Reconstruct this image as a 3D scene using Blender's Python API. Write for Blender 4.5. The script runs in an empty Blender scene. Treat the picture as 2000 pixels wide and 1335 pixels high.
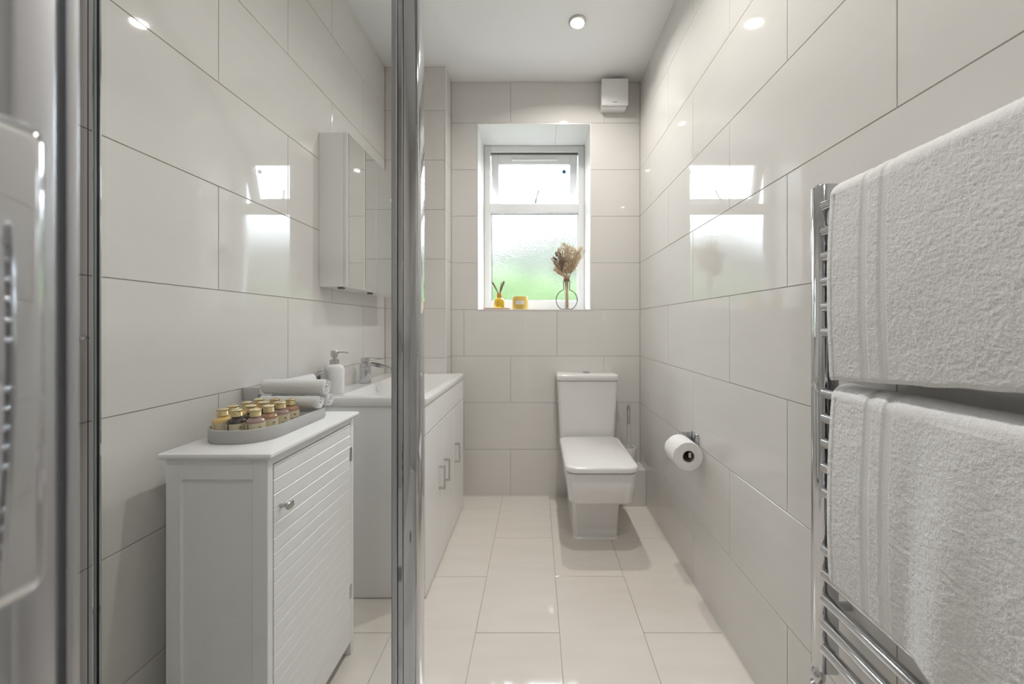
import bpy, bmesh, math, random
from mathutils import Vector, Matrix, noise
random.seed(7)
S = bpy.context.scene
COL = S.collection

# ------------------------------------------------------------------ camera
# one-point view: focal 731 px, vanishing point at pixel (1048, 635) of 2000x1335
CAMZ = 1.098
cd = bpy.data.cameras.new('camera')
cam = bpy.data.objects.new('camera', cd); COL.objects.link(cam)
cam.location = (0, 0, CAMZ); cam.rotation_euler = (math.pi/2, 0, 0)
cd.sensor_width = 36; cd.lens = 731/2000*36
cd.shift_x = -48/2000; cd.shift_y = -32.5/2000
cd.clip_start = 0.02
cd.dof.use_dof = True; cd.dof.focus_distance = 1.25; cd.dof.aperture_fstop = 5.0
S.camera = cam

# ------------------------------------------------------------------ sky, exposure
W = bpy.data.worlds.new('overcast_sky'); S.world = W; W.use_nodes = True
bg = W.node_tree.nodes['Background']
bg.inputs[0].default_value = (0.84, 0.93, 1.0, 1); bg.inputs[1].default_value = 10.0
vs = S.view_settings
vs.view_transform = 'Standard'; vs.look = 'None'; vs.gamma = 1.0
vs.use_curve_mapping = False; vs.exposure = 0.78
LAMP_WATTS = 3.6

# room in metres; y runs from the camera towards the window
XL, XR, YB, YF, ZC = -0.920, 0.666, 2.410, -0.95, 2.664
YBOX, XBOX = 2.270, -0.550          # pipe boxing in the left back corner
WX0, WX1, WZ0, WZ1, YW = -0.379, 0.346, 1.20, 2.394, 2.70   # window opening, frame plane

# ------------------------------------------------------------------ materials
def mat(name, col, rough=0.5, metal=0.0, **kw):
    m = bpy.data.materials.new(name); m.use_nodes = True
    p = m.node_tree.nodes['Principled BSDF']
    p.inputs['Base Color'].default_value = (*col, 1)
    p.inputs['Roughness'].default_value = rough; p.inputs['Metallic'].default_value = metal
    for k, v in kw.items(): p.inputs[k.replace('_', ' ')].default_value = v
    return m
def bump(m, scale, strength, dist, detail=2.0, tex='NOISE'):
    nt = m.node_tree; p = nt.nodes['Principled BSDF']
    tc = nt.nodes.new('ShaderNodeTexCoord'); n = nt.nodes.new('ShaderNodeTexNoise')
    n.inputs['Scale'].default_value = scale; n.inputs['Detail'].default_value = detail
    b = nt.nodes.new('ShaderNodeBump'); b.inputs['Strength'].default_value = strength; b.inputs['Distance'].default_value = dist
    nt.links.new(tc.outputs['Object'], n.inputs['Vector']); nt.links.new(n.outputs['Fac'], b.inputs['Height'])
    nt.links.new(b.outputs['Normal'], p.inputs['Normal'])
    return n
def tile_mat(name, col, rough, vein):
    m = mat(name, col, rough, IOR=1.5)
    nt = m.node_tree; p = nt.nodes['Principled BSDF']
    tc = nt.nodes.new('ShaderNodeTexCoord'); oi = nt.nodes.new('ShaderNodeObjectInfo')
    ad = nt.nodes.new('ShaderNodeVectorMath'); ad.operation = 'ADD'
    ml = nt.nodes.new('ShaderNodeMath'); ml.operation = 'MULTIPLY'; ml.inputs[1].default_value = 37.0
    nt.links.new(oi.outputs['Random'], ml.inputs[0])
    nt.links.new(tc.outputs['Object'], ad.inputs[0]); nt.links.new(ml.outputs[0], ad.inputs[1])
    mp = nt.nodes.new('ShaderNodeMapping'); mp.inputs['Scale'].default_value = (1.5, 9, 1)
    nt.links.new(ad.outputs[0], mp.inputs['Vector'])
    n = nt.nodes.new('ShaderNodeTexNoise'); n.inputs['Scale'].default_value = 2.2; n.inputs['Detail'].default_value = 4
    nt.links.new(mp.outputs[0], n.inputs['Vector'])
    r = nt.nodes.new('ShaderNodeValToRGB')
    a = [c*(1-vein) for c in col]; b2 = [min(1, c*(1+vein)) for c in col]
    r.color_ramp.elements[0].position = 0.3; r.color_ramp.elements[0].color = (*a, 1)
    r.color_ramp.elements[1].position = 0.7; r.color_ramp.elements[1].color = (*b2, 1)
    nt.links.new(n.outputs['Fac'], r.inputs['Fac']); nt.links.new(r.outputs['Color'], p.inputs['Base Color'])
    n2 = nt.nodes.new('ShaderNodeTexNoise'); n2.inputs['Scale'].default_value = 7.0; n2.inputs['Detail'].default_value = 1.0
    nt.links.new(ad.outputs[0], n2.inputs['Vector'])
    bm_ = nt.nodes.new('ShaderNodeBump'); bm_.inputs['Strength'].default_value = 0.2; bm_.inputs['Distance'].default_value = 0.0007
    nt.links.new(n2.outputs['Fac'], bm_.inputs['Height']); nt.links.new(bm_.outputs['Normal'], p.inputs['Normal'])
    return m
M = {}
M['wall_tile'] = tile_mat('polished_wall_tile', (0.750, 0.730, 0.698), 0.03, 0.012)
M['floor_tile'] = tile_mat('polished_floor_tile', (0.81, 0.76, 0.70), 0.06, 0.025)
M['grout'] = mat('grout', (0.50, 0.48, 0.46), 0.9)
M['floor_grout'] = mat('floor_grout', (0.56, 0.50, 0.44), 0.9)
M['paint'] = mat('white_ceiling_paint', (0.92, 0.92, 0.915), 0.7)
M['chrome'] = mat('chrome', (0.60, 0.61, 0.63), 0.05, 1.0)
M['nickel'] = mat('brushed_nickel', (0.60, 0.59, 0.57), 0.28, 1.0)
M['satin'] = mat('satin_aluminium', (0.55, 0.56, 0.59), 0.30, 1.0)
M['dark_seal'] = mat('dark_seal', (0.05, 0.05, 0.05), 0.5)
M['grey_seal'] = mat('grey_seal', (0.30, 0.31, 0.33), 0.5)
M['gloss'] = mat('white_gloss_lacquer', (0.90, 0.90, 0.89), 0.12)
M['satin_white'] = mat('white_satin_paint', (0.91, 0.91, 0.905), 0.35)
M['ceramic'] = mat('white_ceramic', (0.82, 0.81, 0.80), 0.07)
M['seat'] = mat('white_toilet_seat', (0.84, 0.83, 0.82), 0.18)
M['upvc'] = mat('white_upvc', (0.84, 0.84, 0.84), 0.25)
M['plastic'] = mat('white_plastic', (0.88, 0.88, 0.87), 0.35)
M['grey_mark'] = mat('grey_print', (0.35, 0.36, 0.38), 0.6)
M['mirror'] = mat('mirror_glass', (0.86, 0.88, 0.87), 0.01, 1.0)
M['trim'] = mat('white_trim', (0.82, 0.81, 0.79), 0.25)
M['silicone'] = mat('white_silicone', (0.80, 0.77, 0.72), 0.4)
M['paper'] = mat('toilet_paper', (0.86, 0.85, 0.84), 0.95); bump(M['paper'], 400, 0.3, 0.001)
M['card'] = mat('card_core', (0.30, 0.23, 0.17), 0.9)
M['terry'] = mat('white_terry', (0.82, 0.82, 0.82), 0.95, Sheen_Weight=0.3); bump(M['terry'], 520, 0.55, 0.0022, 3)
M['soft_terry'] = mat('soft_white_terry', (0.82, 0.82, 0.82), 0.95); bump(M['soft_terry'], 420, 0.35, 0.0015, 3)
M['weave'] = mat('white_flat_weave', (0.82, 0.81, 0.80), 0.9); bump(M['weave'], 900, 0.2, 0.0006)
M['tray'] = mat('grey_stone_tray', (0.50, 0.49, 0.48), 0.6)
M['gold'] = mat('gold_cap', (0.72, 0.60, 0.34), 0.35, 0.75); bump(M['gold'], 300, 0.15, 0.0005)
M['label'] = mat('cream_label', (0.72, 0.64, 0.44), 0.6)
M['ink'] = mat('dark_print', (0.09, 0.07, 0.05), 0.7)
M['b_yellow'] = mat('yellow_liquid', (0.80, 0.55, 0.20), 0.08, Coat_Weight=0.5)
M['b_dark'] = mat('dark_brown_liquid', (0.035, 0.022, 0.02), 0.06, Coat_Weight=0.5)
M['b_mauve'] = mat('mauve_brown_liquid', (0.34, 0.23, 0.20), 0.08, Coat_Weight=0.5)
M['b_amber'] = mat('amber_brown_liquid', (0.36, 0.19, 0.10), 0.08, Coat_Weight=0.5)
M['amber_glass'] = mat('yellow_glass', (0.90, 0.60, 0.05), 0.08, Transmission_Weight=0.35)
M['amber_wood'] = mat('honey_wood', (0.62, 0.34, 0.07), 0.5)
M['reed'] = mat('dark_reed', (0.20, 0.13, 0.08), 0.8)
M['wax'] = mat('yellow_candle_glass', (0.86, 0.62, 0.16), 0.12, Transmission_Weight=0.15)
M['white_label'] = mat('white_label', (0.82, 0.82, 0.80), 0.6)
M['coaster'] = mat('pink_wood', (0.62, 0.44, 0.37), 0.6)
M['wire'] = mat('black_wire', (0.012, 0.012, 0.013), 0.6)
M['straw'] = mat('dried_straw', (0.62, 0.47, 0.32), 0.85)
M['oat'] = mat('dried_oat', (0.70, 0.58, 0.43), 0.9)
M['oat_dark'] = mat('dried_brown_seed', (0.33, 0.24, 0.18), 0.9)
M['twine'] = mat('brown_twine', (0.22, 0.13, 0.08), 0.9)
M['blue_dot'] = mat('blue_sticker', (0.02, 0.12, 0.22), 0.5)
M['door'] = mat('white_door_paint', (0.74, 0.73, 0.70), 0.4)
M['leaf'] = mat('hedge_grey_green', (0.048, 0.052, 0.038), 0.8); bump(M['leaf'], 12, 0.6, 0.05)
M['shrub'] = mat('shrub_green', (0.032, 0.055, 0.013), 0.8); bump(M['shrub'], 12, 0.6, 0.05)
M['grass'] = mat('pale_paving', (0.42, 0.41, 0.39), 0.9); bump(M['grass'], 40, 0.5, 0.02)
M['shower_white'] = mat('white_shower_tray', (0.82, 0.82, 0.81), 0.2)
def clear_glass():
    m = bpy.data.materials.new('clear_shower_glass'); m.use_nodes = True; nt = m.node_tree
    for n in list(nt.nodes): nt.nodes.remove(n)
    o = nt.nodes.new('ShaderNodeOutputMaterial'); mx = nt.nodes.new('ShaderNodeMixShader')
    t = nt.nodes.new('ShaderNodeBsdfTransparent'); t.inputs[0].default_value = (0.968, 0.974, 0.974, 1)
    g = nt.nodes.new('ShaderNodeBsdfGlossy'); g.inputs['Roughness'].default_value = 0.0
    f = nt.nodes.new('ShaderNodeLayerWeight'); f.inputs[0].default_value = 0.5
    pw = nt.nodes.new('ShaderNodeMath'); pw.operation = 'POWER'; pw.inputs[1].default_value = 5.0
    ma = nt.nodes.new('ShaderNodeMath'); ma.operation = 'MULTIPLY_ADD'; ma.inputs[1].default_value = 0.9; ma.inputs[2].default_value = 0.03
    nt.links.new(f.outputs['Facing'], pw.inputs[0]); nt.links.new(pw.outputs[0], ma.inputs[0])
    nt.links.new(ma.outputs[0], mx.inputs[0]); nt.links.new(t.outputs[0], mx.inputs[1]); nt.links.new(g.outputs[0], mx.inputs[2])
    nt.links.new(mx.outputs[0], o.inputs[0]); return m
M['glass'] = clear_glass()
M['glass_edge'] = mat('green_glass_edge', (0.20, 0.25, 0.26), 0.1)
def frosted_glass():
    m = bpy.data.materials.new('frosted_glass'); m.use_nodes = True; nt = m.node_tree
    p = nt.nodes['Principled BSDF']
    p.inputs['Base Color'].default_value = (0.98, 0.99, 0.99, 1); p.inputs['Transmission Weight'].default_value = 1.0
    p.inputs['Roughness'].default_value = 0.24; p.inputs['IOR'].default_value = 1.30
    tc = nt.nodes.new('ShaderNodeTexCoord'); n = nt.nodes.new('ShaderNodeTexVoronoi'); n.inputs['Scale'].default_value = 120
    b = nt.nodes.new('ShaderNodeBump'); b.inputs['Strength'].default_value = 0.3; b.inputs['Distance'].default_value = 0.003
    nt.links.new(tc.outputs['Object'], n.inputs['Vector']); nt.links.new(n.outputs['Distance'], b.inputs['Height'])
    nt.links.new(b.outputs['Normal'], p.inputs['Normal']); return m
M['frost'] = frosted_glass()
def lamp_glow():
    m = bpy.data.materials.new('lamp_lens'); m.use_nodes = True
    p = m.node_tree.nodes['Principled BSDF']
    p.inputs['Emission Color'].default_value = (1, 0.95, 0.87, 1); p.inputs['Emission Strength'].default_value = 25
    return m
M['glow'] = lamp_glow()

# ------------------------------------------------------------------ mesh helpers
class MB:
    def __init__(s): s.v = []; s.f = []
    def add(s, vs_, fs): o = len(s.v); s.v += [tuple(p) for p in vs_]; s.f += [[i+o for i in f] for f in fs]; return s
    def box(s, x0, x1, y0, y1, z0, z1, bev=0.0, seg=1):
        bm = bmesh.new(); bmesh.ops.create_cube(bm, size=1)
        for v in bm.verts:
            v.co = ((x0+x1)/2+v.co.x*(x1-x0), (y0+y1)/2+v.co.y*(y1-y0), (z0+z1)/2+v.co.z*(z1-z0))
        if bev: bmesh.ops.bevel(bm, geom=bm.edges[:], offset=bev, segments=seg, affect='EDGES', profile=0.5)
        bm.verts.index_update()
        s.add([v.co.copy() for v in bm.verts], [[v.index for v in f.verts] for f in bm.faces]); bm.free(); return s
    def loft(s, loops, cap0=True, cap1=True, closed=False):
        n = len(loops[0]); vs_ = [p for l in loops for p in l]; fs = []
        m = len(loops)
        for k in range(m if closed else m-1):
            a = k*n; b = ((k+1) % m)*n
            for i in range(n):
                j = (i+1) % n; fs.append([a+i, a+j, b+j, b+i])
        if not closed:
            if cap0: fs.append(list(range(n))[::-1])
            if cap1: fs.append([(m-1)*n+i for i in range(n)])
        return s.add(vs_, fs)
    def lathe(s, prof, c=(0, 0, 0), seg=32, axis='z'):
        loops = []
        for r, h in prof:
            r = max(r, 1e-5); l = []
            for i in range(seg):
                a = 2*math.pi*i/seg; u, w = r*math.cos(a), r*math.sin(a)
                if axis == 'z': p = (u, w, h)
                elif axis == 'y': p = (w, h, u)
                else: p = (h, u, w)
                l.append((c[0]+p[0], c[1]+p[1], c[2]+p[2]))
            loops.append(l)
        return s.loft(loops)
    def tube(s, pts, r, seg=10, closed=False):
        pts = [Vector(p) for p in pts]; n = len(pts); loops = []
        rr = r if isinstance(r, (list, tuple)) else [r]*n
        up = None
        for i in range(n):
            if closed: t = pts[(i+1) % n]-pts[i-1]
            else: t = pts[min(i+1, n-1)]-pts[max(i-1, 0)]
            t.normalize()
            if up is None:
                up = Vector((0, 0, 1)) if abs(t.z) < 0.9 else Vector((1, 0, 0))
            u = (up-t*up.dot(t))
            if u.length < 1e-4: u = t.orthogonal()
            u.normalize(); w = t.cross(u); up = u
            loops.append([pts[i]+rr[i]*(math.cos(2*math.pi*k/seg)*u+math.sin(2*math.pi*k/seg)*w) for k in range(seg)])
        return s.loft(loops, closed=closed)
    def xform(s, mtx): s.v = [tuple(mtx @ Vector(p)) for p in s.v]; return s
    def build(s, name, m, parent=None, smooth=False, angle=None):
        me = bpy.data.meshes.new(name); me.from_pydata(s.v, [], s.f); me.update()
        bm = bmesh.new(); bm.from_mesh(me); bmesh.ops.recalc_face_normals(bm, faces=bm.faces); bm.to_mesh(me); bm.free()
        me.materials.append(M[m] if isinstance(m, str) else m)
        o = bpy.data.objects.new(name, me); COL.objects.link(o)
        if smooth:
            me.shade_smooth()
            try: me.set_sharp_from_angle(angle=math.radians(angle or 40))
            except Exception: pass
        if parent is not None: adopt(o, parent)
        return o
def adopt(o, parent):
    o.parent = parent
    w = parent.matrix_basis.copy(); q = parent.parent
    loc = Vector(parent.get('base', (0, 0, 0)))
    o.matrix_parent_inverse = Matrix.Translation(-loc)
def tag(o, label, cat, group=None, kind=None):
    o['label'] = label; o['category'] = cat
    if group: o['group'] = group
    if kind: o['kind'] = kind
    return o
def thing(name, loc, label, cat, group=None, kind=None):
    """Empty at the base of a thing; its parts are meshed in world coordinates"""
    e = bpy.data.objects.new(name, None); COL.objects.link(e); e.location = loc; e['base'] = list(loc)
    e.empty_display_size = 0.05
    return tag(e, label, cat, group, kind)
def rrect(cx, cy, hw, hd, r, n=6):
    pts = []; r = min(r, hw-1e-5, hd-1e-5)
    for k, (sx, sy) in enumerate(((1, 1), (-1, 1), (-1, -1), (1, -1))):
        for i in range(n+1):
            a = math.pi/2*(k+i/n)
            pts.append((cx+sx*(hw-r)+r*math.cos(a), cy+sy*(hd-r)+r*math.sin(a)))
    return pts
def at_z(loop, z): return [(x, y, z) for x, y in loop]
def struct(o, label, cat): o['kind'] = 'structure'; o['label'] = label; o['category'] = cat; return o

# ------------------------------------------------------------------ tiles
TH, GAP = 0.0025, 0.0011
ROT = {'left': Matrix(((0, 0, 1), (1, 0, 0), (0, 1, 0))), 'right': Matrix(((0, 0, -1), (-1, 0, 0), (0, 1, 0))),
       'back': Matrix(((1, 0, 0), (0, 0, -1), (0, 1, 0))), 'front': Matrix(((-1, 0, 0), (0, 0, 1), (0, 1, 0))),
       'floor': Matrix(((1, 0, 0), (0, 1, 0), (0, 0, 1)))}
tile_cache = {}
def tile(parent, side, plane, u0, u1, v0, v1, m):
    """one tile; u, v are world coordinates along the surface, plane the world position of its face"""
    u0 += GAP; u1 -= GAP; v0 += GAP; v1 -= GAP
    w, h = u1-u0, v1-v0
    if w < 0.006 or h < 0.006: return
    key = (round(w, 4), round(h, 4), m)
    me = tile_cache.get(key)
    if me is None:
        a, b, c = w/2, h/2, 0.0007
        v = [(-a, -b, -TH), (a, -b, -TH), (a, b, -TH), (-a, b, -TH), (-a, -b, -c), (a, -b, -c), (a, b, -c), (-a, b, -c),
             (-a+c, -b+c, 0), (a-c, -b+c, 0), (a-c, b-c, 0), (-a+c, b-c, 0)]
        f = [(3, 2, 1, 0), (8, 9, 10, 11)]
        for k in range(4):
            j = (k+1) % 4; f += [(k, j, j+4, k+4), (k+4, j+4, j+8, k+8)]
        me = bpy.data.meshes.new('tile'); me.from_pydata(v, [], f); me.update(); me.materials.append(M[m])
        tile_cache[key] = me
    o = bpy.data.objects.new('tile', me); COL.objects.link(o)
    uc, vc = (u0+u1)/2, (v0+v1)/2
    loc = {'left': (plane, uc, vc), 'right': (plane, uc, vc), 'back': (uc, plane, vc), 'front': (uc, plane, vc), 'floor': (uc, vc, plane)}[side]
    o.matrix_basis = Matrix.Translation(loc) @ ROT[side].to_4x4()
    o.parent = parent
    return o
def courses(parent, side, plane, u0, u1, z0, z1, joint_even, joint_odd, skip=None):
    k = int(math.floor(z0/0.3+1e-6))
    while k*0.3 < z1-1e-6:
        a, b = max(z0, k*0.3), min(z1, k*0.3+0.3)
        j = joint_even if k % 2 == 0 else joint_odd
        if j is None: edges = [u0, u1]
        else:
            n0 = math.ceil((u0-j)/0.6+1e-6); edges = [u0]
            while j+0.6*n0 < u1-1e-6: edges.append(j+0.6*n0); n0 += 1
            edges.append(u1)
        for e0, e1 in zip(edges[:-1], edges[1:]):
            if skip and b > skip[2]+1e-4 and a < skip[3]-1e-4 and e1 > skip[0] and e0 < skip[1]: continue
            tile(parent, side, plane, e0, e1, a, b, 'wall_tile')
        k += 1

# ------------------------------------------------------------------ the room
wall_left = struct(MB().box(XL-0.12, XL-TH, YF-0.12, YB+0.3, -0.1, ZC+0.1).build('wall_left', 'grout'),
                   'side wall of large polished light grey tiles behind the vanity', 'wall')
courses(wall_left, 'left', XL, YF, YBOX, 0, ZC, 1.083, 1.385)
wall_right = struct(MB().box(XR+TH, XR+0.12, YF-0.12, YB+0.3, -0.1, ZC+0.1).build('wall_right', 'grout'),
                    'side wall of large polished light grey tiles behind the towel radiator', 'wall')
courses(wall_right, 'right', XR, YF, YB, 0, ZC, 0.995, 0.692)
wb = MB()
wb.box(XL-TH, WX0-0.004, YB+TH, YB+0.42, -0.1, ZC+0.1); wb.box(WX1+0.004, XR+TH, YB+TH, YB+0.42, -0.1, ZC+0.1)
wb.box(WX0-0.004, WX1+0.004, YB+TH, YB+0.42, -0.1, WZ0-0.004); wb.box(WX0-0.004, WX1+0.004, YB+TH, YB+0.42, WZ1+0.004, ZC+0.1)
wall_back = struct(wb.build('wall_back', 'grout'), 'tiled end wall with the frosted window and toilet', 'wall')
courses(wall_back, 'back', YB, XBOX, XR, 0, 1.2, -0.167, 0.132)
courses(wall_back, 'back', YB, XBOX, WX0, 1.2, 2.4, None, None)
courses(wall_back, 'back', YB, WX1, XR, 1.2, 2.4, None, None)
courses(wall_back, 'back', YB, XBOX, XR, 2.4, ZC, -0.167, 0.132)
# window reveal lined with white panels
for nm, bx in (('reveal_panel', (WX0-0.004, WX0, YB+0.001, YB+0.36, WZ0, WZ1)), ('reveal_panel', (WX1, WX1+0.004, YB+0.001, YB+0.36, WZ0, WZ1)),
               ('reveal_panel', (WX0-0.004, 0.129, YB+0.001, YB+0.36, WZ1, WZ1+0.004)), ('reveal_panel', (0.131, WX1+0.004, YB+0.001, YB+0.36, WZ1, WZ1+0.004)),
               ('window_sill', (WX0-0.004, WX1+0.004, YB+0.001, YB+0.36, WZ0-0.004, WZ0))):
    MB().box(*bx).build(nm, 'trim', wall_back)
wall_boxing = struct(MB().box(XL, XBOX-TH, YBOX+TH, YB+0.002, 0.0, ZC).build('wall_boxing', 'grout'),
                     'tiled pipe boxing in the corner beyond the vanity', 'wall')
courses(wall_boxing, 'back', YBOX, XL, XBOX-0.004, 0, ZC, None, None)
courses(wall_boxing, 'left', XBOX, YBOX+0.004, YB, 0, ZC, None, None)
wall_ledge = struct(MB().box(0.47+TH, XR, 2.274+TH, YB, 0.0, 0.218-TH).build('wall_ledge', 'grout'),
                    'low tiled pipe ledge between the toilet and the side wall', 'ledge')
tile(wall_ledge, 'back', 2.274, 0.47, XR, 0, 0.218, 'wall_tile'); tile(wall_ledge, 'floor', 0.218, 0.47, XR, 2.274, YB, 'wall_tile')
tile(wall_ledge, 'right', 0.47, 2.274, YB, 0, 0.218, 'wall_tile')
wf = MB(); DX0, DX1, DZ = -0.16, 0.60, 2.0
wf.box(XL-TH, DX0-0.05, YF-0.12, YF-TH, -0.1, ZC+0.1); wf.box(DX1+0.05, XR+TH, YF-0.12, YF-TH, -0.1, ZC+0.1); wf.box(DX0-0.05, DX1+0.05, YF-0.12, YF-TH, DZ+0.05, ZC+0.1)
wall_front = struct(wf.build('wall_front', 'grout'), 'tiled wall with the entrance door behind the viewpoint', 'wall')
courses(wall_front, 'front', YF, XL, DX0-0.05, 0, ZC, -0.6, -0.9)
courses(wall_front, 'front', YF, DX0-0.05, DX1+0.05, DZ+0.05, ZC, -0.1, 0.2)
door_1 = thing('door_1', (0.22, YF-0.05, 0), 'plain white entrance door opposite the window', 'door', kind='structure')
MB().box(DX0, DX1, YF-0.08, YF-0.04, 0.004, DZ, 0.002).build('door_leaf', 'door', door_1)
d = MB(); d.box(DX0-0.05, DX0-0.003, YF-0.12, YF+0.012, 0, DZ+0.05); d.box(DX1+0.003, DX1+0.05, YF-0.12, YF+0.012, 0, DZ+0.05); d.box(DX0-0.003, DX1+0.003, YF-0.12, YF+0.012, DZ+0.003, DZ+0.05)
d.build('door_frame', 'door', door_1)
MB().tube([(DX0+0.07, YF-0.04, 1.0), (DX0+0.07, YF+0.01, 1.0), (DX0+0.19, YF+0.01, 1.0)], 0.009).build('door_handle', 'nickel', door_1, True)
floor = struct(MB().box(XL-0.12, XR+0.12, YF-0.12, YB+0.42, -0.12, -TH).build('floor', 'floor_grout'), 'floor of cream polished rectangular tiles', 'floor')
fx = [XL, -0.818, -0.518, -0.218, 0.082, 0.382, XR]
for c in range(6):
    j = 1.938 if c % 2 == 1 else 1.638
    ys = [YF]+[y for y in (j-0.6*k for k in range(5, -3, -1)) if YF+0.01 < y < YB-0.01]+[YB]
    for a, b in zip(ys[:-1], ys[1:]): tile(floor, 'floor', 0.0, fx[c], fx[c+1], a, b, 'floor_tile')
ceiling = struct(MB().box(XL-0.12, XR+0.12, YF-0.12, YB+0.42, ZC, ZC+0.12).build('ceiling', 'paint'), 'flat white painted ceiling', 'ceiling')
# corner trims and silicone
def strut(name, label, m, *bx, bev=0.001):
    return struct(MB().box(*bx, bev).build(name, m), label, 'trim')
strut('trim_1', 'white corner trim up the edge of the pipe boxing', 'trim', XBOX-0.006, XBOX+0.002, YBOX-0.002, YBOX+0.005, 0.0, ZC)
strut('trim_2', 'white silicone bead where the floor meets the radiator wall', 'silicone', XR-0.004, XR, YF, 2.272, 0.0, 0.004)
strut('trim_3', 'white silicone bead where the floor meets the window wall', 'silicone', XBOX, 0.47, YB-0.004, YB, 0.0, 0.004)
t4 = MB(); e = 0.005
t4.box(WX0-e, WX0+0.002, YB-0.002, YB+0.004, WZ0-e, WZ1+e); t4.box(WX1-0.002, WX1+e, YB-0.002, YB+0.004, WZ0-e, WZ1+e)
t4.box(WX0+0.002, WX1-0.002, YB-0.002, YB+0.004, WZ1-0.002, WZ1+e); t4.box(WX0+0.002, WX1-0.002, YB-0.002, YB+0.004, WZ0-e, WZ0+0.001)
struct(t4.build('trim_4', 'trim'), 'thin white tile trim around the window recess', 'trim')

# ------------------------------------------------------------------ window
win = thing('window_1', (0, YW, WZ0), 'white framed window with frosted panes and tilted top vent', 'window', kind='structure')
fy0, fy1 = YW, YW+0.06
TZ0, TZ1 = 1.912, 1.976
fr = MB()
fr.box(WX0, WX0+0.045, fy0, fy1, WZ0, WZ1, 0.004); fr.box(WX1-0.045, WX1, fy0, fy1, WZ0, WZ1, 0.004)
fr.box(WX0+0.04, WX1-0.04, fy0, fy1, WZ1-0.05, WZ1, 0.004); fr.box(WX0+0.04, WX1-0.04, fy0, fy1, WZ0, WZ0+0.075, 0.004)
fr.build('window_frame', 'upvc', win)
MB().box(WX0+0.04, WX1-0.04, fy0-0.004, fy1, TZ0, TZ1, 0.004).build('transom', 'upvc', win)
bd = MB(); gx0, gx1, gz0, gz1 = WX0+0.045, WX1-0.045, WZ0+0.075, TZ0
bd.box(gx0, gx0+0.008, fy0+0.015, fy0+0.03, gz0, gz1); bd.box(gx1-0.008, gx1, fy0+0.015, fy0+0.03, gz0, gz1); bd.box(gx0, gx1, fy0+0.015, fy0+0.03, gz0, gz0+0.008); bd.box(gx0, gx1, fy0+0.015, fy0+0.03, gz1-0.005, gz1)
bd.build('glazing_bead', 'upvc', win)
MB().box(gx0+0.001, gx1-0.001, fy0+0.030, fy0+0.036, gz0, gz1).build('pane', 'frost', win)
gk = MB(); gk.box(gx0+0.008, gx0+0.011, fy0+0.026, fy0+0.03, gz0+0.008, gz1-0.005); gk.box(gx0+0.011, gx1-0.008, fy0+0.026, fy0+0.03, gz1-0.009, gz1-0.005)
gk.build('gasket', 'dark_seal', win)
# top-hung sash, open a little at the bottom
hx0, hx1, hz1 = WX0+0.048, WX1-0.048, WZ1-0.053; hz0 = TZ1+0.004; hy = fy0+0.03
rot = Matrix.Translation((0, hy, hz1)) @ Matrix.Rotation(math.radians(13), 4, 'X') @ Matrix.Translation((0, -hy, -hz1))
sm = MB(); sw = 0.055; sy0, sy1 = hy-0.015, hy+0.035
sm.box(hx0, hx0+sw, sy0, sy1, hz0, hz1, 0.005); sm.box(hx1-sw, hx1, sy0, sy1, hz0, hz1, 0.005)
sm.box(hx0+sw-0.004, hx1-sw+0.004, sy0, sy1, hz1-0.07, hz1, 0.005); sm.box(hx0+sw-0.004, hx1-sw+0.004, sy0, sy1, hz0, hz0+sw, 0.005)
sash = sm.xform(rot).build('sash', 'upvc', win)
def sub(mb, name, m, parent, smooth=False): o = mb.build(name, m, None, smooth); o.parent = parent; return o
sub(MB().box(hx0+sw, hx1-sw, hy+0.01, hy+0.016, hz0+sw, hz1-0.07).xform(rot), 'pane', 'frost', sash)
sub(MB().box(-0.18, 0.15, sy0-0.008, sy0, hz1-0.045, hz1-0.03, 0.003).xform(rot), 'trickle_vent', 'plastic', sash)
sub(MB().lathe([(0, -0.001), (0.015, -0.001), (0.015, 0.001), (0, 0.001)], (hx1-sw-0.04, hy+0.008, hz1-0.115), 20, 'y').xform(rot), 'blue_sticker', 'blue_dot', sash)
MB().tube([(-0.008, fy0-0.002, TZ1+0.006), (0.002, fy0+0.03, TZ1+0.06), (0.016, fy0+0.055, TZ1+0.115)], 0.006, 8).build('window_stay', 'grey_mark', win, True)
MB().box(hx0, hx1, fy0+0.004, fy0+0.012, hz1-0.001, hz1+0.006).build('seal', 'dark_seal', win)  # dark strip standing in for the shade in the gap above the sash

# garden outside
struct(MB().box(-14, 14, YB+0.45, 26, -0.75, -0.6).build('ground', 'grass'), 'pale paving outside beyond the frosted window', 'ground')  # unseen ground; paving made up to keep green bounce off the window reveal
def hedge(name, x0, x1, y, hfun, label, m='leaf'):
    n, k = 70, 22; v = []; f = []
    for i in range(n+1):
        for j in range(k+1):
            x = x0+(x1-x0)*i/n; H = hfun(x); t = j/k
            if t < 0.7: z = -0.6+(H+0.6)*t/0.7; yy = y
            else: a = (t-0.7)/0.3; z = H+0.12*math.sin(a*math.pi); yy = y+1.0*a
            q = noise.noise_vector(Vector((x*2.2, yy*2.2, z*2.2)))*0.16+noise.noise_vector(Vector((x*7, yy*7, z*7)))*0.07
            v.append((x+q.x, yy+q.y, z+q.z if j else z))
    for i in range(n):
        for j in range(k): a = i*(k+1)+j; f.append((a, a+k+1, a+k+2, a+1))
    mb = MB(); mb.add(v, f)
    return tag(mb.build(name, m, None, True, 180), label, 'hedge')
hedge('garden_hedge', -7, 7, 7.2, lambda x: 2.78+0.45*noise.noise(Vector((x*0.7, 3, 0)))+0.35*math.exp(-(x-0.6)**2/1.5), 'tall grey green hedge blurred behind the frosted window pane')
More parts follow.
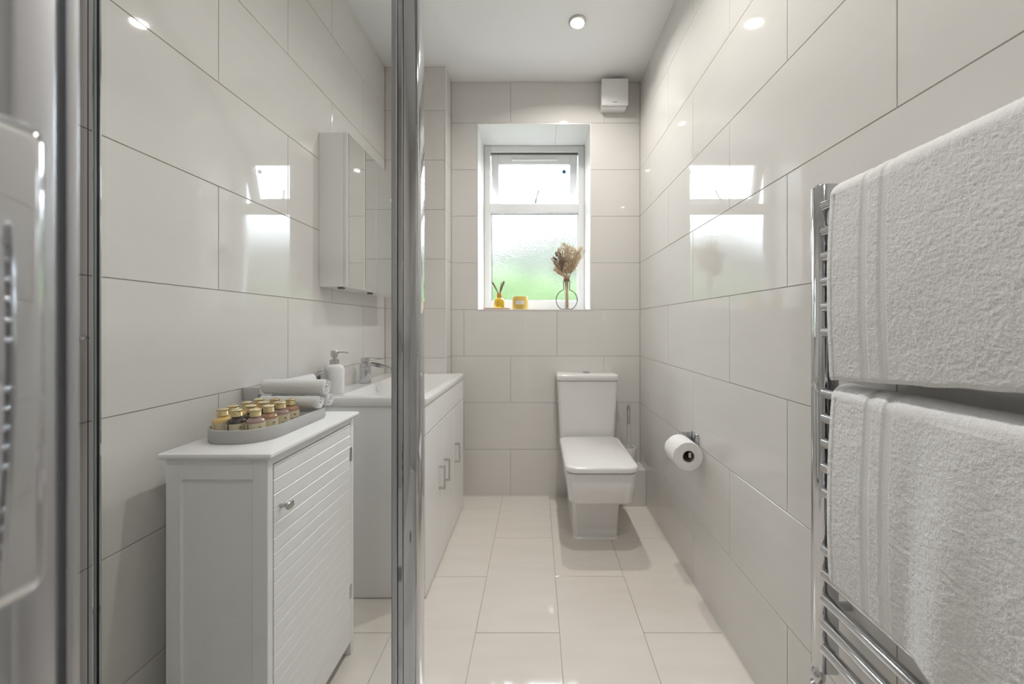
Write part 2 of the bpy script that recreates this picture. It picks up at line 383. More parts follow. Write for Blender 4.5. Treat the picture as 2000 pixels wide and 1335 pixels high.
hedge('low_hedge', -5, 5, 5.4, lambda x: 1.72+0.25*noise.noise(Vector((x*0.9, 8, 0))), 'lower bright green hedge blurred along the bottom of the frosted pane', 'shrub')

# ------------------------------------------------------------------ ceiling downlights
def downlight(x, y, label, off=''):
    t = thing('downlight', (x, y, ZC), label, 'ceiling light', 'recessed ceiling downlights')
    MB().lathe([(0.030, -0.001), (0.034, -0.009), (0.040, -0.010), (0.0445, -0.006), (0.0445, 0.0), (0.030, 0.0)], (x, y, ZC), 40).build('bezel', 'nickel', t, True)
    MB().lathe([(0.030, -0.0012), (0.027, -0.006), (0, -0.007), (0, -0.0012)], (x, y, ZC), 32).build('lens'+off, 'glow', t, True)
    ld = bpy.data.lights.new('lamp_light'+off, 'AREA'); ld.shape = 'DISK'; ld.size = 0.052; ld.energy = LAMP_WATTS; ld.color = (1.0, 0.965, 0.925); ld.spread = math.radians(150)
    lo = bpy.data.objects.new('lamp_light'+off, ld); COL.objects.link(lo); lo.location = (0, 0, -0.012); lo.parent = t
    return t
downlight(0.21, 1.93, 'round recessed ceiling downlight above the toilet')
downlight(0.21, 1.06, 'round recessed ceiling downlight between the cabinet and the towel radiator', '_offscreen')
downlight(0.19, -0.13, 'round recessed ceiling downlight above the shower entrance', '_offscreen')

# ------------------------------------------------------------------ extractor fan
fan = thing('extractor_fan', (0.488, YB, 2.44), 'square white extractor fan high on the window wall', 'fan')
MB().box(0.41, 0.566, 2.345, YB, 2.462, 2.628, 0.006, 2).build('housing', 'plastic', fan, True)
fp = MB().box(0.405, 0.571, 2.328, 2.341, 2.468, 2.634, 0.005, 2).build('front_plate', 'plastic', fan, True)
sub(MB().box(0.474, 0.502, 2.3272, 2.3282, 2.484, 2.488), 'maker_mark', 'grey_mark', fp)

# ------------------------------------------------------------------ shower enclosure
PY = 0.762
sh = thing('shower_tray', (-0.58, -0.05, 0), 'low white shower tray under the glass enclosure', 'shower tray')
st = MB(); o_ = rrect(-0.585, -0.07, 0.333, 0.862, 0.02); i_ = rrect(-0.585, -0.07, 0.29, 0.82, 0.04); b_ = rrect(-0.585, -0.07, 0.27, 0.80, 0.04)
st.loft([at_z(o_, 0.0), at_z(o_, 0.038), at_z(rrect(-0.585, -0.07, 0.330, 0.859, 0.02), 0.04), at_z(i_, 0.04), at_z(b_, 0.022)]).build('tray', 'shower_white', sh, True, 50)
MB().lathe([(0.0, 0.022), (0.05, 0.022), (0.05, 0.026), (0, 0.027)], (-0.585, -0.1, 0), 28).build('drain_cover', 'chrome', sh, True)
enc = thing('shower_enclosure', (-0.26, PY, 0.04), 'clear glass shower enclosure with chrome corner post', 'shower screen')
gp = MB().box(-0.902, -0.284, PY-0.003, PY+0.003, 0.05, 1.94).build('glass_panel', 'glass', enc)
wp = MB(); wp.box(-0.9198, -0.905, PY-0.008, PY+0.008, 0.04, 1.95); wp.box(-0.9035, -0.894, PY-0.008, PY-0.004, 0.04, 1.95, 0.001); wp.box(-0.9035, -0.894, PY+0.004, PY+0.008, 0.04, 1.95, 0.001)
wpo = wp.build('wall_profile', 'chrome', enc)
sub(MB().box(-0.905, -0.9035, PY-0.0075, PY+0.0075, 0.04, 1.95), 'seam', 'dark_seal', wpo)
sub(MB().lathe([(0, -0.006), (0.004, -0.006), (0.0055, -0.003), (0.0055, 0), (0, 0)], (-0.912, PY-0.008, 1.072), 16, 'y'), 'screw_cap', 'chrome', wpo, True)
sub(MB().box(-0.8938, -0.8915, PY-0.0065, PY-0.0035, 0.04, 1.95), 'glass_seal', 'glass_edge', wpo)
po = MB().box(-0.2715, -0.2400, PY-0.002, PY+0.040, 0.04, 1.95, 0.002, 2).build('corner_post', 'chrome', enc, True, 60)
sub(MB().box(-0.2820, -0.2722, PY-0.002, PY+0.036, 0.04, 1.95, 0.001), 'post_strip', 'chrome', po)
sub(MB().box(-0.2920, -0.2825, PY-0.007, PY+0.012, 0.04, 1.95, 0.001), 'post_channel', 'satin', po)
sub(MB().box(-0.2933, -0.2920, PY-0.006, PY+0.008, 0.04, 1.95), 'post_seal', 'grey_seal', po)
rl = MB(); rl.box(-0.275, -0.240, -0.92, PY+0.038, 1.95, 1.985, 0.002); rl.box(-0.917, -0.275, PY-0.012, PY+0.012, 1.95, 1.985, 0.002)
rl.build('top_rail', 'chrome', enc)
MB().box(-0.275, -0.262, -0.92, PY-0.01, 0.04, 0.052, 0.001).build('bottom_rail', 'chrome', enc)
MB().box(-0.2725, -0.2665, -0.92, -0.20, 0.053, 1.948).build('fixed_glass', 'glass', enc)
# sliding door, pushed open
dr = thing('shower_door', (-0.25, -0.1, 0.055), 'sliding glass shower door with chunky chrome handle, pushed open', 'shower door')
MB().box(-0.2555, -0.2500, -0.44, 0.179, 0.058, 1.945).build('door_glass', 'glass', dr)
ep = MB(); ep.box(-0.2605, -0.2470, 0.177, 0.1935, 0.056, 1.947, 0.002, 2); ep.box(-0.2605, -0.2540, 0.1935, 0.198, 0.056, 1.947); ep.box(-0.2605, -0.2480, 0.198, 0.2035, 0.056, 1.947, 0.001, 2)
epo = ep.build('edge_profile', 'satin', dr, True, 50)
sub(MB().box(-0.2560, -0.2525, 0.1937, 0.1978, 0.056, 1.947), 'seal', 'grey_seal', epo)
hd = MB()
loops = []
for k, (s_, z) in enumerate(((0.6, 0.988), (0.9, 0.9905), (1, 0.995), (1, 1.173), (0.9, 1.1775), (0.6, 1.180))):
    loops.append(at_z(rrect(-0.2125, 0.1405, 0.0085*s_, 0.0185-0.0085*(1-s_), 0.007*s_, 6), z))
hd.loft(loops); ho = hd.build('door_handle', 'chrome', dr, True, 60)
for z in (1.010, 1.158):
    sub(MB().lathe([(0.006, -0.2498), (0.009, -0.2495), (0.009, -0.2465), (0.006, -0.246), (0.006, -0.2205)], (0, 0.1405, z), 20, 'x'), 'handle_mount', 'chrome', ho, True)

# ------------------------------------------------------------------ slim white cabinet
cb = thing('bathroom_cabinet', (-0.735, 1.06, 0), 'slim white wooden cabinet with grooved door and nickel knob', 'cabinet')
cx0, cx1, cy0, cy1, cz = -0.853, -0.618, 0.860, 1.264, 0.788
def frame_panel(y0, y1, yin):
    b = MB()
    b.box(cx0, cx0+0.036, y0, y1, 0.0, cz, 0.0015); b.box(cx1-0.036, cx1, y0, y1, 0.0, cz, 0.0015)
    b.box(cx0+0.036, cx1-0.036, y0, y1, cz-0.045, cz, 0.0015); b.box(cx0+0.036, cx1-0.036, y0, y1, 0.045, 0.09, 0.0015)
    return b
sf = frame_panel(cy0, cy0+0.018, 0).build('side_frame', 'satin_white', cb)
sub(MB().box(cx0+0.034, cx1-0.034, cy0+0.006, cy0+0.012, 0.08, cz-0.04), 'side_panel', 'satin_white', sf)
sf2 = frame_panel(cy1-0.018, cy1, 0).build('side_frame', 'satin_white', cb)
sub(MB().box(cx0+0.034, cx1-0.034, cy1-0.012, cy1-0.006, 0.08, cz-0.04), 'side_panel', 'satin_white', sf2)
MB().box(cx0, cx0+0.006, cy0+0.018, cy1-0.018, 0.05, cz).build('back_panel', 'satin_white', cb)
MB().box(cx0+0.006, cx1-0.022, cy0+0.018, cy1-0.018, 0.09, 0.105).build('bottom_shelf', 'satin_white', cb)
MB().box(cx1-0.020, cx1-0.001, cy0+0.018, cy1-0.018, 0.045, 0.103, 0.0015).build('apron', 'satin_white', cb)
MB().box(cx1-0.020, cx1-0.001, cy0+0.018, cy1-0.018, cz-0.016, cz, 0.0015).build('top_rail', 'satin_white', cb)
tp = MB(); tx, ty, hw_, hd_ = (-0.865-0.603)/2, (0.849+1.276)/2, 0.131, 0.2135
tp.loft([at_z(rrect(tx, ty, hw_-0.010, hd_-0.010, 0.003), cz), at_z(rrect(tx, ty, hw_-0.004, hd_-0.004, 0.003), cz+0.004), at_z(rrect(tx, ty, hw_, hd_, 0.004), cz+0.010),
         at_z(rrect(tx, ty, hw_-0.001, hd_-0.001, 0.004), cz+0.016), at_z(rrect(tx, ty, hw_-0.004, hd_-0.004, 0.004), cz+0.018)])
tp.build('top', 'satin_white', cb, True, 35)
CTOP = cz+0.018
dy0, dy1, dz0, dz1 = cy0+0.021, cy1-0.021, 0.106, cz-0.019
dco = MB().box(cx1-0.021, cx1-0.006, dy0, dy1, dz0, dz1).build('door', 'satin_white', cb)
n = 19; ph = (dz1-dz0)/n; pm = None
for i in range(n):
    if pm is None:
        a, b, t = (dy1-dy0)/2, ph/2-0.0003, 0.006; c = 0.0017
        vv = [(0, -a, -b), (0, a, -b), (0, a, b), (0, -a, b), (t-c, -a, -b), (t-c, a, -b), (t-c, a, b), (t-c, -a, b), (t, -a, -b+c), (t, a, -b+c), (t, a, b-c), (t, -a, b-c)]
        ff = [(3, 2, 1, 0), (8, 9, 10, 11)]
        for k in range(4): j = (k+1) % 4; ff += [(k, j, j+4, k+4), (k+4, j+4, j+8, k+8)]
        pm = bpy.data.meshes.new('plank'); pm.from_pydata(vv, [], ff); pm.update(); pm.materials.append(M['satin_white'])
    o = bpy.data.objects.new('plank', pm); COL.objects.link(o); o.location = (cx1-0.006, (dy0+dy1)/2, dz0+ph*(i+0.5)); o.parent = dco
sub(MB().lathe([(0.007, 0.0), (0.0065, 0.003), (0.0045, 0.009), (0.006, 0.014), (0.0105, 0.017), (0.012, 0.021), (0.010, 0.0255), (0.0045, 0.0275), (0, 0.0278)], (cx1, 0.906, 0.664), 24, 'x'), 'knob', 'nickel', dco, True)
for z in (0.67, 0.214):
    h_ = MB(); h_.tube([(cx1+0.001, dy1+0.002, z-0.022), (cx1+0.001, dy1+0.002, z+0.022)], 0.003, 8); h_.box(cx1-0.001, cx1+0.001, dy1-0.006, dy1+0.010, z-0.022, z+0.022)
    sub(h_, 'hinge', 'nickel', dco)

# tray with bottles and rolled towels
tr = thing('oval_tray', (-0.756, 1.078, CTOP), 'long grey tray with rounded ends on the slim cabinet', 'tray')
tcx, tcy = -0.757, 1.078
def tl(d, z): return at_z(rrect(tcx, tcy, 0.0885-d, 0.163-d, 0.075-d, 10), z)
MB().loft([tl(0.002, CTOP), tl(0, CTOP+0.003), tl(0, CTOP+0.032), tl(0.0015, CTOP+0.034), tl(0.0035, CTOP+0.034), tl(0.005, CTOP+0.032), tl(0.005, CTOP+0.006)]).build('tray_body', 'tray', tr, True, 60)
TZ = CTOP+0.006
def bottle_mesh(liq, turn):
    t = bpy.data.objects.new('miniature_bottle', None); COL.objects.link(t); t.empty_display_size = 0.02
    t['base'] = [0, 0, 0]
    R = 0.0208
    MB().lathe([(0, 0), (R-0.002, 0), (R, 0.002), (R, 0.041), (R-0.0015, 0.0455), (R-0.006, 0.049), (0.0105, 0.051), (0.0105, 0.055), (0, 0.055)], seg=28).build('bottle_body', liq, t, True, 50)
    cp = []
    for k in range(5): cp += [(0.0118, 0.0545+0.0028*k), (0.0126, 0.0555+0.0028*k)]
    MB().lathe([(0, 0.054)]+cp+[(0.0128, 0.0685), (0.0128, 0.0705), (0.0118, 0.0715), (0, 0.0715)], seg=24).build('cap', 'gold', t, True, 40)
    def band(r, a0, a1, z0, z1, n=24):
        b = MB(); l0 = []
        for k in range(n+1):
            a = a0+(a1-a0)*k/n; l0.append((math.cos(a), math.sin(a)))
        vv = []
        for x, y in l0: vv += [(x*r, y*r, z0), (x*r, y*r, z1), (x*(r-0.0004), y*(r-0.0004), z1), (x*(r-0.0004), y*(r-0.0004), z0)]
        ff = []
        for k in range(n):
            o = 4*k
            for q in range(4): p = (q+1) % 4; ff.append((o+q, o+4+q, o+4+p, o+p))
        ff += [(0, 1, 2, 3), (4*n+3, 4*n+2, 4*n+1, 4*n)]
        b.add(vv, ff); return b
    # the label wraps round with a narrow gap; the printed word faces the front of the cabinet
    c = math.radians(-28)+turn
    lb = band(R+0.0005, c-math.radians(62), c+math.radians(282), 0.006, 0.0385).build('label', 'label', t, True)
    pr = MB(); rng = random.Random(3)
    for k, w in enumerate((5, 4, 5, 3, 5, 4, 4)):
        a = c+math.radians(-20+k*6.2)
        h0 = rng.uniform(0.0150, 0.0162)
        pr2 = band(R+0.0009, a, a+math.radians(w*0.75), h0, h0+rng.uniform(0.0030, 0.0048), 2); pr.add(pr2.v, pr2.f)
    for a, z, h in ((-3, 0.026, 0.0035), (2, 0.0275, 0.0045), (7, 0.0262, 0.0032)):
        pr2 = band(R+0.0009, c+math.radians(a), c+math.radians(a+3), z, z+h, 2); pr.add(pr2.v, pr2.f)
    po_ = pr.build('print', 'ink'); po_.parent = lb
    return t
def copy_tree(o, parent=None):
    c = o.copy(); COL.objects.link(c); c.parent = parent
    for ch in list(o.children): copy_tree(ch, c)
    return c
protos = {}
BL = {'b_yellow': ('yellow miniature bottle with gold cap along the tiled wall', 'yellow bottles in the tray'),
      'b_dark': ('dark brown miniature bottle with gold cap in the middle', 'dark bottles in the tray'),
      'b_mauve': ('pale mauve miniature bottle with gold cap', 'mauve bottles in the tray'),
      'b_amber': ('amber brown miniature bottle with gold cap', 'amber bottles in the tray')}
WHERE = [', farthest from the rolled towels', ', third from the rolled towels', ', second from the rolled towels', ', next to the rolled towels']
rows = [0.954, 1.003, 1.050, 1.096]
for ci, (x, cols) in enumerate(((-0.812, ['b_yellow']*4), (-0.765, ['b_dark']*4), (-0.718, ['b_mauve', 'b_amber', 'b_mauve', 'b_amber']))):
    for ri, (y, c) in enumerate(zip(rows, cols)):
        if c not in protos: t = protos[c] = bottle_mesh(c, 0)
        else: t = copy_tree(protos[c])
        jx = random.uniform(-0.0012, 0.0012); jy = random.uniform(-0.001, 0.001)
        if ri == 0 and ci != 1: y += 0.010 if ci == 0 else 0.004
        t.location = (x+jx+(0.004 if ci == 0 and ri == 0 else 0), y+jy, TZ); t.rotation_euler = (0, 0, math.radians(random.uniform(-9, 9)))
        tag(t, BL[c][0]+WHERE[ri], 'bottle', BL[c][1])
def towel_roll(y, z, r, x0, x1, rz, label, seed):
    """a spiral of terry cloth about an axis along x"""
    rng = random.Random(seed); turns = 3.2; n = 110; th = r/(turns+0.6)*0.92
    mid = []
    for k in range(n+1):
        a = turns*2*math.pi*k/n; rr = th*0.55+(r-th*0.5-th*0.55)*k/n
        mid.append((a, rr))
    nx = 26; v = []; f = []
    for ix in range(nx+1):
        u = ix/nx; ed = min(1, min(u, 1-u)/0.05); ed = math.sqrt(max(0, 1-(1-ed)**2))
        for k, (a, rr) in enumerate(mid):
            for sgn in (1, -1):
                tt = th*0.46*(0.55+0.45*ed)
                q = rr+sgn*tt
                if k == n: q = rr
                px = x0+(x1-x0)*u+0.003*noise.noise(Vector((a*0.8, seed, u*0.2)))
                w = 0.0012*noise.noise(Vector((px*60, a*5*rr*20, seed)))*(1 if sgn > 0 else 0)
                v.append((px, (q+w)*math.cos(a-0.6), (q+w)*math.sin(a-0.6)))
    m = (n+1)*2
    for ix in range(nx):
        for k in range(n):
            for sg in (0, 1):
                a = ix*m+2*k+sg; q = [a, a+m, a+m+2, a+2]; f.append(q if sg == 0 else q[::-1])
        for k in (0, n):
            a = ix*m+2*k; f.append([a, a+1, a+m+1, a+m])
    for ix in (0, nx):
        for k in range(n):
            a = ix*m+2*k; f.append([a, a+1, a+3, a+2])
    mb = MB(); mb.add(v, f)
    cxm = (x0+x1)/2
    mb.xform(Matrix.Translation((cxm, y, z)) @ Matrix.Rotation(rz, 4, 'Z') @ Matrix.Translation((-cxm, 0, 0)))
    return tag(mb.build('rolled_towel', 'soft_terry', None, True, 60), label, 'towel', 'rolled towels in the tray')
towel_roll(1.1500, TZ+0.0515, 0.0225, -0.846, -0.664, 0.0, 'rolled white hand towel under the pile, next to the bottles', 1)
towel_roll(1.1965, TZ+0.0515, 0.0225, -0.842, -0.660, 0.0, 'rolled white hand towel under the pile, at the rounded end of the tray', 2)
towel_roll(1.1730, TZ+0.0960, 0.0270, -0.850, -0.656, -0.03, 'rolled white hand towel lying on top of two others', 3)

# chrome towel rail on the wall behind the tray, with a white cloth
rail = thing('towel_rail', (XL, 1.4, 0.86), 'square chrome towel rail fixed to the tiles behind the tray', 'towel rail')
for y in (1.168, 1.505): MB().box(XL, -0.868, y, y+0.042, 0.862, 0.903, 0.0015).build('bracket', 'chrome', rail)
MB().box(-0.890, -0.876, 1.21, 1.505, 0.876, 0.894, 0.001).build('rail_bar', 'chrome', rail)
fl = MB(); xs = []
prof = [(-0.864, 0.72), (-0.864, 0.885), (-0.867, 0.900), (-0.876, 0.908), (-0.890, 0.908), (-0.899, 0.900), (-0.902, 0.885), (-0.902, 0.74)]
inn = [(-0.872, 0.72), (-0.872, 0.884), (-0.874, 0.893), (-0.878, 0.8965), (-0.888, 0.8965), (-0.892, 0.893), (-0.894, 0.884), (-0.894, 0.74)]
cl = prof+inn[::-1]
ll = []
for k in range(13):
    y = 1.30+0.17*k/12; g = 0.0012*noise.noise(Vector((y*30, 1, 2)))
    ll.append([(x+g, y, z+(g if z > 0.88 else 0)) for x, z in cl])
fl.loft(ll)
tag(fl.build('hand_towel', 'terry', None, True, 50), 'small white cloth hung over the square chrome rail', 'towel')

# ------------------------------------------------------------------ vanity unit
VX, VY0, VY1, VZ = -0.462, 1.502, 2.268, 0.772
va = thing('vanity_unit', (-0.69, 1.885, 0), 'long white gloss vanity unit with three doors under the basin', 'vanity unit')
vb = MB(); vb.box(XL+0.001, VX, VY0, VY0+0.018, 0.006, VZ, 0.001); vb.box(XL+0.001, VX, VY1-0.018, VY1, 0.006, VZ, 0.001)
vb.box(XL+0.001, XL+0.012, VY0+0.018, VY1-0.018, 0.006, VZ); vb.box(XL+0.012, VX, VY0+0.018, VY1-0.018, 0.006, 0.024)
vb.build('carcass', 'gloss', va)
MB().box(XL+0.01, VX-0.012, VY0+0.006, VY1-0.006, 0.0, 0.006).build('plinth', 'gloss', va)
MB().box(VX, VX+0.017, VY0, VY1, 0.657, VZ, 0.0012).build('fascia', 'gloss', va)
dw = (VY1-VY0)/3
for k in range(3):
    a, b = VY0+dw*k+(0.0015 if k else 0), VY0+dw*(k+1)-(0.0015 if k < 2 else 0)
    do = MB().box(VX, VX+0.017, a, b, 0.008, 0.653, 0.0012).build('door', 'gloss', va)
    hy_ = (b-0.045, a+0.045, a+0.028)[k]; hx = VX+0.017
    z0, z1 = 0.355, 0.452
    hh = MB(); hh.tube([(hx, hy_, z0), (hx+0.026, hy_, z0), (hx+0.026, hy_, z1), (hx, hy_, z1)], 0.0045, 4)
    hh = MB(); hh.box(hx, hx+0.028, hy_-0.005, hy_+0.005, z0-0.004, z0+0.004); hh.box(hx, hx+0.028, hy_-0.005, hy_+0.005, z1-0.004, z1+0.004); hh.box(hx+0.021, hx+0.028, hy_-0.005, hy_+0.005, z0+0.004, z1-0.004)
    sub(hh, 'handle', 'nickel', do)
bs = thing('wash_basin', (-0.68, 1.885, VZ), 'white ceramic basin top covering the vanity unit', 'basin')
bx, by = (XL+0.001-0.442)/2, (1.496+2.268)/2; bw, bdp = (-0.442-XL-0.001)/2, (2.268-1.496)/2
BT = 0.808
ix_, iy_ = -0.642, 1.882
bo = MB().loft([at_z(rrect(bx, by, bw-0.002, bdp-0.002, 0.004), VZ+0.001), at_z(rrect(bx, by, bw, bdp, 0.004), VZ+0.004), at_z(rrect(bx, by, bw, bdp, 0.004), BT-0.004), at_z(rrect(bx, by, bw-0.003, bdp-0.003, 0.004), BT),
           at_z(rrect(ix_, iy_, 0.172, 0.335, 0.03), BT), at_z(rrect(ix_, iy_, 0.167, 0.329, 0.03), BT-0.006), at_z(rrect(ix_, iy_, 0.148, 0.300, 0.05), BT-0.075), at_z(rrect(ix_, iy_, 0.125, 0.27, 0.06), BT-0.095)], cap0=False)
bo.build('basin_top', 'ceramic', bs, True, 40)
MB().lathe([(0, 0.0), (0.024, 0.0), (0.024, 0.003), (0.018, 0.005), (0, 0.005)], (ix_, iy_, BT-0.0955), 24).build('drain', 'chrome', bs, True)
MB().lathe([(0.0, 0.0), (0.013, 0.0), (0.013, 0.003), (0.0, 0.003)], (ix_-0.16, iy_, BT-0.035), 20, 'x').build('overflow_ring', 'chrome', bs, True)
ta = thing('basin_tap', (-0.86, 1.885, BT), 'square chrome mixer tap with waterfall spout on the basin', 'tap')
ax, ay = -0.862, 1.885
MB().box(ax-0.0215, ax+0.0215, ay-0.0215, ay+0.0215, BT, BT+0.102, 0.003, 2).build('tap_body', 'chrome', ta, True, 50)
sp = MB(); L = []
for k in range(11):
    t = k/10; x = ax+0.020+0.115*t; z = BT+0.094-0.028*t*t; w_ = 0.018+0.002*t; h2 = 0.008-0.003*t
    L.append([(x, ay-w_, z-h2), (x, ay+w_, z-h2), (x, ay+w_, z+h2), (x, ay+w_*0.8, z+h2*0.4), (x, ay-w_*0.8, z+h2*0.4), (x, ay-w_, z+h2)])
sp.loft(L).build('spout', 'chrome', ta)
lv = MB(); lv.box(ax-0.017, ax+0.017, ay-0.017, ay+0.017, BT+0.106, BT+0.128, 0.003, 2); lv.box(ax-0.010, ax+0.010, ay-0.010, ay+0.010, BT+0.101, BT+0.107)
lvo = lv.build('lever_base', 'chrome', ta, True, 50)
L = []
for k in range(7):
    t = k/6; x = ax+0.014+0.072*t; z = BT+0.127-0.001*t-0.004*t*t; L.append([(x, ay-0.010, z-0.002), (x, ay+0.010, z-0.002), (x, ay+0.010, z+0.002), (x, ay-0.010, z+0.002)])
sub(MB().loft(L), 'lever', 'chrome', lvo)
sd = thing('soap_dispenser', (-0.862, 1.60, BT), 'white soap dispenser with steel pump on the basin edge', 'soap dispenser')
c0 = (-0.864, 1.60, BT)
MB().lathe([(0, 0), (0.036, 0), (0.039, 0.003), (0.039, 0.098), (0.037, 0.110), (0.031, 0.119), (0.020, 0.124), (0.017, 0.126), (0, 0.126)], c0, 36).build('dispenser_body', 'ceramic', sd, True, 50)
MB().lathe([(0, 0.126), (0.0185, 0.126), (0.0185, 0.143), (0.016, 0.145), (0.009, 0.146), (0.009, 0.158), (0, 0.158)], c0, 28).build('pump_collar', 'nickel', sd, True, 40)
pu = MB().lathe([(0, 0.156), (0.0125, 0.156), (0.014, 0.160), (0.014, 0.180), (0.012, 0.183), (0, 0.183)], c0, 28).build('pump_head', 'nickel', sd, True, 40)
sub(MB().tube([(c0[0]+0.010, c0[1], BT+0.175), (c0[0]+0.040, c0[1], BT+0.175), (c0[0]+0.060, c0[1], BT+0.172)], [0.0042, 0.0035, 0.003], 10), 'nozzle', 'nickel', pu, True)

# mirror cabinet
mc = thing('mirror_cabinet', (XL, 1.86, 1.26), 'white wall cabinet with mirrored doors above the basin', 'mirror cabinet')
MX = -0.797; my0, my1, mz0, mz1 = 1.581, 2.140, 1.262, 1.912
MB().box(XL+0.0005, MX-0.018, my0, my1, mz0, mz1, 0.0008).build('cabinet_body', 'gloss', mc)
mm = (my0+my1)/2
for a, b in ((my0, mm-0.001), (mm+0.001, my1)):
    do = MB().box(MX-0.0165, MX-0.003, a, b, mz0, mz1, 0.0008).build('door', 'gloss', mc)
    sub(MB().box(MX-0.003, MX, a+0.001, b-0.001, mz0+0.001, mz1-0.001), 'mirror', 'mirror', do)
for y in (my0+0.03, my0+0.31):
    MB().box(MX-0.060, MX-0.040, y, y+0.025, mz0-0.006, mz0, 0.001).build('bracket', 'dark_seal', mc)

# ------------------------------------------------------------------ toilet
TX = 0.306
to = thing('toilet', (TX, 2.08, 0), 'white square close-coupled toilet with closed lid', 'toilet')
def sec(z, hw, y0, y1, r, bulge=0.0, n=8):
    pts = rrect(TX, (y0+y1)/2, hw, (y1-y0)/2, r, n); out = []
    for x, y in pts:
        f = max(0, ((y0+y1)/2-y)/((y1-y0)/2)); out.append((x, y-bulge*f*(1-((x-TX)/hw)**2), z))
    return out
pn = MB()
pn.loft([sec(0.0, 0.116, 1.918, 2.404, 0.022, 0.006), sec(0.006, 0.116, 1.918, 2.404, 0.022, 0.006), sec(0.012, 0.112, 1.924, 2.404, 0.022, 0.006), sec(0.14, 0.118, 1.922, 2.404, 0.022, 0.006), sec(0.235, 0.130, 1.912, 2.404, 0.022, 0.006),
         sec(0.248, 0.140, 1.80, 2.404, 0.035, 0.010), sec(0.256, 0.148, 1.768, 2.404, 0.035, 0.010), sec(0.272, 0.154, 1.752, 2.404, 0.035, 0.012), sec(0.34, 0.160, 1.742, 2.404, 0.035, 0.012), sec(0.404, 0.166, 1.734, 2.404, 0.035, 0.012), sec(0.409, 0.163, 1.737, 2.404, 0.035, 0.012)])
pn.build('pan', 'ceramic', to, True, 45)
MB().loft([sec(0.4095, 0.160, 1.742, 2.20, 0.04, 0.012), sec(0.4155, 0.160, 1.742, 2.20, 0.04, 0.012)]).build('seat_ring', 'seat', to)
MB().loft([sec(0.416, 0.168, 1.730, 2.205, 0.045, 0.013), sec(0.419, 0.172, 1.725, 2.207, 0.045, 0.013), sec(0.434, 0.173, 1.724, 2.207, 0.045, 0.013), sec(0.441, 0.170, 1.728, 2.206, 0.044, 0.013), sec(0.444, 0.162, 1.737, 2.20, 0.04, 0.013)]).build('lid', 'seat', to, True, 50)
for x in (TX-0.09, TX+0.09): MB().tube([(x-0.02, 2.212, 0.425), (x+0.02, 2.212, 0.425)], 0.012, 12).build('lid_hinge', 'seat', to, True)
cs = MB(); cs.loft([sec(0.409, 0.164, 2.245, 2.405, 0.02), sec(0.45, 0.166, 2.243, 2.405, 0.02), sec(0.60, 0.173, 2.238, 2.405, 0.02), sec(0.763, 0.181, 2.232, 2.405, 0.02)])
cs.build('cistern', 'ceramic', to, True, 45)
MB().loft([sec(0.7632, 0.177, 2.236, 2.404, 0.02), sec(0.7675, 0.177, 2.236, 2.404, 0.02)]).build('lid_rebate', 'ceramic', to)
clid = MB().loft([sec(0.768, 0.183, 2.229, 2.407, 0.022), sec(0.771, 0.186, 2.226, 2.408, 0.022), sec(0.796, 0.186, 2.226, 2.408, 0.022), sec(0.802, 0.183, 2.229, 2.407, 0.022), sec(0.8045, 0.176, 2.236, 2.402, 0.02)]).build('cistern_lid', 'ceramic', to, True, 50)
sub(MB().lathe([(0, 0.0045), (0.024, 0.0045), (0.024, 0.009), (0.020, 0.012), (0.010, 0.0145), (0, 0.015)], (TX, 2.315, 0.80), 28), 'flush_button', 'chrome', clid, True)

# toilet brush on the ledge
bh = thing('toilet_brush_holder', (0.575, 2.343, 0.218), 'white toilet brush pot on the low tiled ledge', 'brush holder')
bc = (0.577, 2.343, 0.218)
MB().lathe([(0, 0), (0.042, 0), (0.046, 0.004), (0.046, 0.115), (0.044, 0.120), (0.040, 0.120), (0.040, 0.006), (0, 0.006)], bc, 32).build('pot', 'ceramic', bh, True, 50)
br = thing('toilet_brush', (0.577, 2.343, 0.226), 'toilet brush with clear rod and chrome grip standing in its pot', 'toilet brush')
MB().lathe([(0, 0.010), (0.030, 0.014), (0.034, 0.03), (0.034, 0.075), (0.026, 0.088), (0.006, 0.092), (0, 0.092)], bc, 24).build('bristles', 'plastic', br, True)
MB().lathe([(0, 0.090), (0.004, 0.090), (0.004, 0.275), (0, 0.275)], bc, 14).build('rod', 'plastic', br, True)
MB().lathe([(0, 0.270), (0.010, 0.270), (0.0108, 0.276), (0.009, 0.305), (0.0075, 0.325), (0.010, 0.345), (0.0115, 0.360), (0.009, 0.376), (0.004, 0.384), (0, 0.385)], bc, 22).build('grip', 'chrome', br, True, 60)

# toilet roll
rh = thing('toilet_roll_holder', (XR, 1.53, 0.575), 'chrome toilet roll holder on the side wall', 'roll holder')
rc = (0.598, 1.47, 0.585)
MB().box(XR-0.009, XR, 1.535, 1.595, 0.610, 0.650, 0.002, 2).build('wall_plate', 'chrome', rh, True, 50)
ar = MB(); ar.box(XR-0.058, XR-0.009, 1.583, 1.594, 0.580, 0.646, 0.001)
ar.box(rc[0]-0.004, rc[0]+0.006, 1.462, 1.594, rc[2]-0.004, rc[2]+0.015, 0.001); ar.build('arm', 'chrome', rh)
ro = thing('toilet_roll', (rc[0], 1.52, rc[2]-0.055), 'white toilet paper roll hanging on the chrome holder', 'toilet roll')
RR, ri = 0.057, 0.0225
pr_ = MB(); lo = []
for r, y in ((RR, 1.475), (RR, 1.577), (RR-0.001, 1.578), (ri+0.001, 1.578), (ri+0.001, 1.472), (RR-0.002, 1.472), (RR, 1.475)):
    lo.append([(rc[0]+r*math.sin(2*math.pi*k/40), y, rc[2]-0.003+r*math.cos(2*math.pi*k/40)) for k in range(40)])
pr_.loft(lo[:-1], closed=True); pr_.build('paper', 'paper', ro, True, 50)
co = MB(); lo = []
